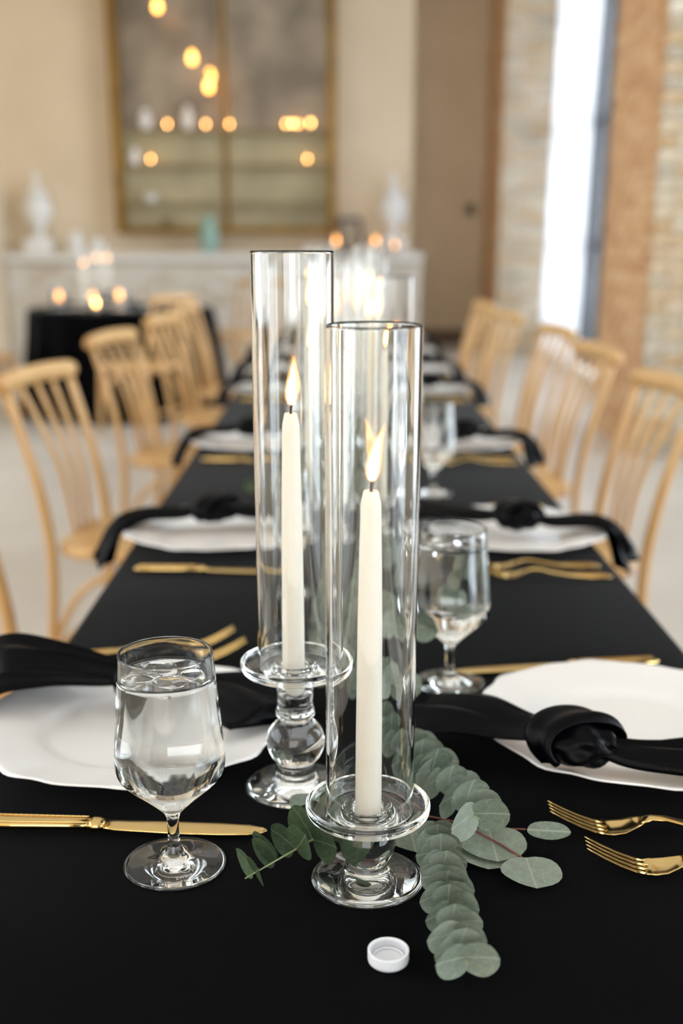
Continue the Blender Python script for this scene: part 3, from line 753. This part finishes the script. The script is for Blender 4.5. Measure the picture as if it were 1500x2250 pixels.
for i, y in enumerate(SEATY[1:], 1):
    o_ = ORD[i]
    napkin('knotted black napkin on the plate, %s on the window side' % o_, (.25, y - .02, ZP + .028), [(.20, y + .01, ZP + .018), (.15, y + .05, ZP + .016), (.09, y + .09, ZP + .012)],
           [(.30, y - .02, ZP + .016), (.36, y - .02, ZP + .018), (.40, y - .02, ZP + .004), (.425, y - .03, ZP - .05)], .05, .045, i + 2)
    napkin('knotted black napkin on the plate, %s on the side away from the window' % o_, (-.245, y + .035, ZP + .028), [(-.20, y + .04, ZP + .018), (-.15, y + .05, ZP + .016), (-.09, y + .05, ZP + .012)],
           [(-.30, y + .03, ZP + .018), (-.36, y + .02, ZP + .018), (-.40, y + .0, ZP + .002), (-.425, y - .01, ZP - .05)], .05, .045, i + 9)

# ------------------------------------------------------------------ cutlery
def strip(b, secs, m=14):
    """secs: (x, z, halfwidth, thickness, dish)"""
    rings = []
    for x, z, hw, tk, dish in secs:
        ring = []
        for j in range(m):
            a = 2 * PI * j / m; u = math.cos(a); k = math.sin(a)
            ring.append((x, u * hw, z + dish * u * u + math.copysign(abs(k) ** .7, k) * tk / 2))
        rings.append(ring)
    b.rings(rings)
def make_fork():
    t = thing('fork', 'x', 'fork', (0, 0, 0), 0, 'gold forks')
    b = MB(); strip(b, [(0, .0055, .006, .003, 0), (.006, .0050, .0105, .0036, 0), (.03, .0045, .0092, .0036, 0), (.06, .0060, .0062, .0038, 0), (.085, .0095, .0044, .0042, 0), (.102, .0135, .0038, .0042, 0),
                        (.114, .0140, .0042, .0036, 0), (.122, .0112, .0062, .0030, .0005)]); b.build('handle', M_GOLD, t)
    MB().tube([(.012 + .0008 * i, .0068 - .00004 * i, .0068) for i in range(60)], .0007, 5).build('handle_bead', M_GOLD, t)
    MB().tube([(.012 + .0008 * i, -.0068 + .00004 * i, .0068) for i in range(60)], .0007, 5).build('handle_bead', M_GOLD, t)
    b = MB(); strip(b, [(.120, .0118, .0058, .0030, .0005), (.128, .0070, .0098, .0026, .0022), (.136, .0030, .0120, .0024, .0030), (.145, .0020, .0125, .0024, .0026), (.152, .0028, .0122, .0024, .0018)], 18)
    for q in range(4):
        y0 = -.0094 + q * .00627
        pts = [(.149, y0, .0030), (.160, y0, .0052), (.172, y0 * .98, .0095), (.184, y0 * .95, .0150), (.194, y0 * .93, .0205), (.1975, y0 * .93, .0224)]
        b.tube(pts, [.0021, .0020, .0018, .0016, .0012, .0006], 8, flat=.7)
    b.build('head', M_GOLD, t); return t
def make_knife():
    t = thing('knife', 'x', 'knife', (0, 0, 0), 0, 'gold knives')
    b = MB(); strip(b, [(0, .0060, .0045, .006, 0), (.004, .0060, .0078, .0085, 0), (.03, .0060, .0082, .0085, 0), (.07, .0060, .0070, .0080, 0), (.094, .0060, .0062, .0076, 0)]); b.build('handle', M_GOLD, t)
    b = MB(); strip(b, [(.093, .006, .0066, .0085, 0), (.097, .006, .0086, .0100, 0), (.101, .006, .0080, .0090, 0), (.106, .006, .0070, .0060, 0)]); b.build('bolster', M_GOLD, t)
    for s in (-1, 1):
        MB().tube([(.006 + .0022 * i, s * (.0060 - .00003 * i), .0098) for i in range(40)], [.0006 + .0003 * (i % 2) for i in range(40)], 5).build('handle_bead', M_GOLD, t)
    b = MB(); strip(b, [(.104, .0056, .0068, .0040, 0), (.115, .0050, .0084, .0030, 0), (.16, .0042, .0102, .0026, 0), (.20, .0036, .0100, .0022, 0), (.225, .0032, .0084, .0018, 0), (.236, .003, .0050, .0014, 0), (.240, .003, .0012, .001, 0)])
    b.build('blade', M_GOLD, t); return t
fork0, knife0 = make_fork(), make_knife()
used = {'f': False, 'k': False}
def put(proto, key, tip, rz, length, label):
    loc = (tip[0] - math.cos(rz) * length, tip[1] - math.sin(rz) * length, CT)
    if not used[key]: used[key] = True; o = proto; o.location = loc; o.rotation_euler = (0, 0, rz); o['label'] = label
    else: o = dup(proto, loc, rz, label)
    return o
put(fork0, 'f', (.131, .822), PI - .06, .1975, 'gold fork nearer the right-hand plate, tines pointing at the candles')
put(fork0, 'f', (.149, .764), PI - .10, .1975, 'gold fork at the right edge, nearest of all the forks')
put(fork0, 'f', (-.166, 1.262), .25, .1975, 'gold fork beyond the left near plate, farther of the pair')
put(fork0, 'f', (-.149, 1.222), .25, .1975, 'gold fork beyond the left near plate, closer to the plate')
put(knife0, 'k', (-.1005, .8165), -.04, .240, 'gold knife behind the nearest goblet')
put(knife0, 'k', (.086, 1.170), PI + .10, .240, 'gold knife behind the right-hand near plate')
for i, y in enumerate(SEATY[1:5], 1):
    o_ = ORD[i]
    put(knife0, 'k', (-.10, y - .205), -.02, .240, 'gold knife in front of the plate, %s on the side away from the window' % o_)
    put(fork0, 'f', (.155, y - .225), PI - .05, .1975, 'nearer gold fork beside the plate, %s on the window side' % o_)
    put(fork0, 'f', (.150, y - .185), PI + .03, .1975, 'farther gold fork beside the plate, %s on the window side' % o_)
    put(knife0, 'k', (.09, y + .185), PI + .05, .240, 'gold knife behind the plate, %s on the window side' % o_)

# ------------------------------------------------------------------ eucalyptus
def leaf_mesh(name, mat, wide=1.0, cup=.16, notch=.06):
    b = MB(); n = 22
    idx = [[0]]; b.v.append((0, .95, -cup))
    for k in (.35, .7, .93, 1.0):
        idx.append(list(range(len(b.v), len(b.v) + n)))
        for j in range(n):
            a = 2 * PI * j / n - PI / 2
            rr = k * (1 - notch * math.exp(-((j if j < n / 2 else n - j) / 1.3) ** 2) + .018 * math.sin(5 * a + 1))
            x = wide * rr * math.cos(a); y = .95 + rr * math.sin(a)
            b.v.append((x, y, cup * (k * k - 1) + .05 * k * math.sin(2 * a + .5) - .05 * math.exp(-(x / .12) ** 2) * k))
    for j in range(n): b.f.append((0, idx[1][j], idx[1][(j + 1) % n]))
    for a, c in zip(idx[1:], idx[2:]):
        for j in range(n): b.f.append((a[j], a[(j + 1) % n], c[(j + 1) % n], c[j]))
    o = b.build(name, mat); me = o.data; bpy.data.objects.remove(o); return me
LM = leaf_mesh('leaf', M_LEAF); LMW = leaf_mesh('leaf', M_LEAF, 1.25, .07, .03); LMD = leaf_mesh('leaf', M_LEAFD, .92, .12); LMDR = leaf_mesh('leaf', M_LEAFD, 1.05, .14, .08); LMN = leaf_mesh('leaf', M_LEAF, .42, .05, 0)
def put_leaf(parent, me, base, axis, nrm, r, sy=1.0):
    o = bpy.data.objects.new('leaf', me); COL.objects.link(o); o.parent = parent
    y = Vector(axis).normalized(); z = Vector(nrm); z = (z - y * z.dot(y)).normalized(); x = y.cross(z)
    m = Matrix((x, y, z)).transposed().to_4x4(); m.translation = Vector(base)
    o.matrix_local = m @ Matrix.Diagonal((r, r * sy, r, 1)); return o
def branch(label, path, nodes, r0, r1, tilt, me, stem_mat, seed, floor=.0025, jit=.15, stem_r=.0013, roll=0.0, group='eucalyptus branches', inset=0.0):
    R = random.Random(seed); base = Vector((path[0][0], path[0][1], CT))
    pts = smooth_curve([Vector(p) - base for p in path], 40)
    t = thing('eucalyptus_branch', label, 'foliage', base, 0, group)
    MB().tube(pts, [stem_r * (1 - .6 * i / 39) for i in range(40)], 6).build('stem', stem_mat, t)
    for k in range(nodes):
        s = (k + .6) / nodes; f = s * 39; i = min(int(f), 38); p = pts[i].lerp(pts[i + 1], f - i)
        tg = (pts[min(i + 2, 39)] - pts[max(i - 1, 0)]).normalized()
        up = Vector((0, 0, 1)); side = tg.cross(up).normalized(); up = side.cross(tg)
        ang0 = (PI / 2 if k % 2 else 0) + roll + R.uniform(-jit, jit)
        rr = r0 + (r1 - r0) * s
        for q in (0, 1):
            a = ang0 + PI * q
            rad = side * math.cos(a) + up * math.sin(a)
            tl = tilt + R.uniform(-jit, jit)
            if rad.z < -.35:                                  # leaves that would go into the cloth swing out sideways
                rad = (side * (1 if R.random() < .5 else -1) + up * R.uniform(-.05, .3)).normalized()
            ax = rad * math.cos(tl) + tg * math.sin(tl); nm = tg * math.cos(tl) - rad * math.sin(tl)
            r = rr * R.uniform(.9, 1.08)
            tip = p.z + ax.z * r * 1.95 - abs(nm.z) * .0
            lowest = min(p.z, tip) - r * abs(ax.cross(nm).z) * 1.0
            if lowest < floor:
                ax.z += (floor - lowest) / (1.9 * r) ; ax.normalize()
            put_leaf(t, me, p + rad * .001 - ax * (inset * r), ax, nm, r)
    return t
# near left sprig, darker, leaves standing like coins
branch('dark green eucalyptus sprig with coin leaves, left of the front holder', [(-.030, .790, CT + .026), (-.055, .762, CT + .030), (-.080, .736, CT + .029), (-.110, .714, CT + .022)], 6, .0168, .0122, .08, LMDR, M_STEMG, 3, jit=.10, roll=.75, inset=.05)
# right, upper: silvery leaves running toward the forks
branch('silvery eucalyptus branch to the right of the front cylinder', [(-.004, 1.00, CT + .028), (.020, .925, CT + .030), (.042, .862, CT + .030), (.070, .790, CT + .028)], 15, .0140, .0165, .42, LM, M_STEMG, 5, inset=.3)
# right, lower: stacked leaves pointing at the camera
branch('silvery eucalyptus branch of stacked coin leaves beside the bottle cap', [(.036, .800, CT + .016), (.037, .74, CT + .018), (.036, .685, CT + .017), (.042, .625, CT + .014)], 15, .0112, .0138, .38, LM, M_STEMG, 8, inset=.38)
sp = thing('eucalyptus_sprig', 'sprig of large flat grey-green leaves beside the right forks', 'foliage', (.05, .82, CT), 0, 'eucalyptus branches')
spb = Vector((.05, .82, CT))
MB().tube(smooth_curve([(-.05, .02, .008), (0, 0, .010), (.030, -.030, .010), (.052, -.052, .006)], 24), .0009, 6).build('stem', M_STEM, sp)
MB().tube(smooth_curve([(.02, -.014, .010), (.04, -.013, .010), (.060, -.014, .010)], 12), .0007, 6).build('stem', M_STEM, sp)
put_leaf(sp, LMW, Vector((.080, .806, CT + .012)) - spb, (.05, -1, -.12), (0, -.2, 1), .0215)
put_leaf(sp, LMW, Vector((.078, .800, CT + .005)) - spb, (-.1, -1, -.02), (0, -.1, 1), .0215)
put_leaf(sp, LMW, Vector((.1045, .768, CT + .008)) - spb, (.06, -1, -.10), (.05, 0, 1), .0190)
put_leaf(sp, LMN, Vector((.112, .806, CT + .010)) - spb, (1, -.12, 0), (0, -.75, .6), .0175, 1.0)
sp2 = thing('eucalyptus_sprig', 'pair of flat pale leaves tucked beneath the front glass holder', 'foliage', (-.02, .83, CT), 0, 'eucalyptus branches')
s2 = Vector((-.02, .83, CT))
MB().tube(smooth_curve([(-.035, .025, .006), (0, .012, .007), (.03, -.008, .008)], 16), .0009, 6).build('stem', M_STEM, sp2)
put_leaf(sp2, LMW, Vector((-.052, .862, CT + .007)) - s2, (-.75, -.85, -.03), (0, -.25, 1), .0180)
put_leaf(sp2, LMW, Vector((.016, .825, CT + .009)) - s2, (.1, -1, -.12), (.1, -.2, 1), .0215)
# runner further back: branches heaped along the middle of the table
branch('grey-green eucalyptus branch standing behind the front cylinder', [(-.03, 1.12, CT + .012), (.0, 1.06, CT + .035), (.02, 1.0, CT + .055)], 8, .017, .014, .5, LM, M_STEM, 11)
branch('upright grey eucalyptus branch in the runner beside the right goblet', [(.0, 1.30, CT + .012), (.02, 1.22, CT + .045), (.035, 1.12, CT + .075)], 9, .020, .016, .4, LM, M_STEM, 12)
branch('grey eucalyptus branch in the runner behind the tall holder', [(-.02, 1.42, CT + .015), (-.04, 1.25, CT + .035), (-.045, 1.08, CT + .03)], 11, .018, .014, .5, LM, M_STEM, 13)
for k, (x0, y0, x1, y1, lab) in enumerate([(.03, 1.65, -.03, 1.35, 'eucalyptus branch lying in the runner level with the second plates, nearer one'), (-.01, 1.68, .10, 1.33, 'eucalyptus branch reaching past the right goblet'), (-.05, 2.15, -.02, 1.87, 'eucalyptus branch in the runner beyond the second plates'),
                                      (-.05, 2.20, -.20, 2.02, 'green eucalyptus tip lying beyond the second plate away from the window'), (-.02, 2.7, -.02, 2.3, 'eucalyptus branch in the runner level with the third plates'), (-.05, 3.48, -.06, 3.02, 'eucalyptus branch in the runner beyond the third plates'), (.02, 4.35, -.02, 3.88, 'eucalyptus branch in the runner level with the fourth plates'), (-.06, 4.9, .03, 4.2, 'eucalyptus branch in the far part of the runner')]):
    d = k == 3
    branch(lab, [(x0, y0, CT + .015), ((x0 + x1) / 2 + .01, (y0 + y1) / 2, CT + .045), (x1, y1, CT + .03)], 9, .019, .014, .5, LMD if d else LM, M_STEM, 20 + k)

# ------------------------------------------------------------------ bottle cap
cap = thing('bottle_cap', 'translucent white plastic bottle cap lying open side up at the front', 'bottle cap', (-.0083, .6475, CT))
ro, hcap = .0140, .0092; prof = [(0, 0), (ro - .0015, 0), (ro - .0003, .0012), (ro, .003), (ro, hcap), (ro - .0008, hcap + .0003), (ro - .0016, hcap), (ro - .0018, .0030), (ro - .0032, .0022), (0, .0020)]
MB().lathe(prof, 60).build('shell', M_CAP, cap, angle=50)
MB().lathe([(ro - .0042, .0019), (ro - .0032, .0019), (ro - .0032, .0040), (ro - .0042, .0040), (ro - .0042, .0019)], 48).build('seal_ring', M_CAP, cap)
rb = MB()
for j in range(60):
    a = 2 * PI * j / 60; c, s_ = math.cos(a), math.sin(a)
    rr = ro - .0019; p0 = [(rr * math.cos(a + d) , rr * math.sin(a + d)) for d in (-.022, .022)]; p1_ = (rr - .0006)
    vs = []
    for z in (.0052, hcap - .001):
        for d, r_ in ((-.022, rr + .0003), (.022, rr + .0003), (.016, p1_), (-.016, p1_)):
            vs.append((r_ * math.cos(a + d), r_ * math.sin(a + d), z))
    rb.add(vs, [(0, 1, 2, 3), (7, 6, 5, 4), (0, 4, 5, 1), (1, 5, 6, 2), (2, 6, 7, 3), (3, 7, 4, 0)])
rib = rb.build('ribbing', M_CAP, cap, smooth=False)

# ================================================================== CHAIRS
def make_chair():
    t = thing('dining_chair', 'x', 'chair', (0, 0, 0), 0, 'honey wood dining chairs')
    # seat: rounded, slightly dished
    b = MB(); n = 40; rings = []
    for z, k in ((.432, .92), (.438, .98), (.452, 1.0), (.463, .985), (.468, .95)):
        rings.append([((.215 * k) * math.copysign(abs(math.cos(a)) ** .55, math.cos(a)) + .005, (.222 - .018 * (math.cos(a) < 0)) * k * math.copysign(abs(math.sin(a)) ** .55, math.sin(a)), z) for a in [2 * PI * j / n for j in range(n)]])
    b.rings(rings); b.build('seat', M_WOOD, t, angle=50)
    for s in (-1, 1):
        pts = smooth_curve([(-.235, s * .185, 0), (-.205, s * .182, .25), (-.195, s * .180, .45), (-.225, s * .180, .65), (-.285, s * .185, .862)], 18)
        MB().tube(pts, [.012 + .004 * math.sin(PI * i / 17) for i in range(18)], 10, flat=.85).build('back_post', M_WOOD, t)
        MB().tube(smooth_curve([(.190, s * .195, 0), (.182, s * .188, .22), (.170, s * .180, .436)], 10), [.013 + .004 * i / 9 for i in range(10)], 10).build('leg', M_WOOD, t)
        # bent brace under the side of the seat
        br = smooth_curve([(-.205, s * .182, .20), (-.12, s * .182, .345), (0, s * .182, .405), (.10, s * .182, .345), (.180, s * .186, .20)], 22)
        MB().tube(br, .0095, 8).build('brace', M_WOOD, t)
    rl = smooth_curve([(-.288, -.215, .874), (-.298, -.11, .880), (-.302, 0, .882), (-.298, .11, .880), (-.288, .215, .874)], 22)
    MB().tube(rl, [.017] + [.0215] * 20 + [.017], 12, flat=1.15).build('top_rail', M_WOOD, t)
    for y0, y1 in ((-.055, -.092), (0, 0), (.055, .092)):
        MB().tube(smooth_curve([(-.185, y0 * .85, .46), (-.215, (y0 * .85 + y1) / 2 * .94, .66), (-.296, y1, .872)], 12), [.0065, .007, .0072, .0075, .0078, .008, .008, .0078, .0075, .0072, .007, .0065], 8).build('spindle', M_WOOD, t)
    MB().tube([(-.213, -.18, .18), (-.213, .18, .18)], .009, 8).build('stretcher', M_WOOD, t)
    fb = smooth_curve([(.183, -.186, .22), (.183, -.10, .35), (.183, 0, .40), (.183, .10, .35), (.183, .186, .22)], 20)
    MB().tube(fb, .0095, 8).build('brace', M_WOOD, t)
    return t
chair0 = make_chair(); chair_used = [False]
def chair(x, y, rz, label):
    if not chair_used[0]:
        chair_used[0] = True; chair0.location = (x, y, 0); chair0.rotation_euler = (0, 0, rz); chair0['label'] = label; return chair0
    return dup(chair0, (x, y, 0), rz, label)
for k, y in enumerate((1.85, 2.90, 4.10, 5.06, 5.95)):
    chair((-.53, -.55, -.585, -.54, -.55)[k], y, -.19 + rnd.uniform(-.03, .03), 'honey wood spindle-back chair, %s in the row away from the window' % ORD[k])
for k, y in enumerate((2.735, 3.60, 4.42, 5.30, 6.2)):
    chair((.485, .50, .53, .47, .47)[k], y, PI + .10 + rnd.uniform(-.03, .03), 'honey wood spindle-back chair, %s in the row on the window side' % ORD[k])
# ================================================================== ROUND TABLE behind
RX, RY, RR = -1.62, 8.35, .66
rt = thing('round_table', 'round table hidden under the floor-length black cloth', 'table', (RX, RY, 0))
MB().lathe([(0, .70), (RR - .02, .70), (RR - .01, .71), (RR - .01, .738), (0, .738)], 48).build('tabletop', M_WOOD, rt)
MB().lathe([(0, 0), (.25, 0), (.25, .02), (.04, .05), (.035, .70), (0, .70)], 24).build('pedestal', M_STEEL, rt)
b = MB(); n = 144; rings = []
for r, z in ((.0, .75), (.35, .75), (RR, .75), (RR + .012, .742), (RR + .018, .72), (RR + .03, .55), (RR + .05, .3), (RR + .075, .012)):
    if r == 0: continue
    d = max(0, .74 - z) / .73
    rings.append([((r + d * .05 * math.sin(18 * a) + d * .02 * math.sin(7 * a)) * math.cos(a), (r + d * .05 * math.sin(18 * a)) * math.sin(a), z) for a in [2 * PI * j / n for j in range(n)]])
b.rings(rings, True, False); rc = b.build('round_tablecloth', M_CLOTH, loc=(RX, RY, 0), angle=60)
tag(rc, 'floor-length black cloth on the round table behind the left chairs', 'tablecloth')
def rset(ty, x, y, nm):
    ho, co, ca = (hs2, cs2, ks) if ty == 's' else (ht2, ct2, kt)
    dup(ho, (x, y, CT), label='glass candle holder on the round table, %s of its three' % nm); dup(co, (x, y, CT), label='glass cylinder on the round table, %s of its three' % nm); dup(ca, (x, y, CT), label='lit taper candle on the round table, %s of its three' % nm)
rset('s', -1.80, 8.0, 'leftmost'); rset('t', -1.79, 8.40, 'middle'); rset('t', -1.695, 8.30, 'rightmost')
G3 = 'votives on the round table'
votive(-2.02, 8.15, CT, 'lit votive at the left of the round table', G3, 1.6); votive(-1.78, 8.16, CT, 'lit votive before the cylinders on the round table', G3, 1.5)
votive(-1.60, 8.2, CT, 'lit votive at the right of the round table', G3, 1.7); votive(-1.70, 7.86, CT, 'lit votive at the front rim of the round table', G3, 1.0)
for k, a in enumerate((-2.3, -1.2, -.2, .9, 2.0)):
    x, y = RX + .46 * math.cos(a), RY + .46 * math.sin(a)
    nm = ['front left', 'front right', 'right', 'back right', 'back left'][k]
    plate(x, y, 'white plate at the %s of the round table' % nm, a, CT, 'plates on the round table')
    c, s_ = math.cos(a), math.sin(a)
    P_ = lambda r, tg, z: (RX + r * c - tg * s_, RY + r * s_ + tg * c, z)
    napkin('black knotted napkin on the %s plate of the round table' % nm, P_(.46, 0, ZP + .028), [P_(.40, .01, ZP + .018), P_(.36, .02, ZP + .016), P_(.31, .03, ZP + .012)], [P_(.51, 0, ZP + .018), P_(.56, 0, ZP + .018), P_(.61, 0, ZP + .014)], .045, .045, 30 + k)
chair(-2.50, 7.75, .6, 'honey wood chair at the left edge of the round table')
chair(-1.30, 7.20, 2.6, 'honey wood chair in front of the round table, turned aside')
chair(-.92, 9.72, PI + .9, 'honey wood chair beyond the round table, nearest the brick ledge')
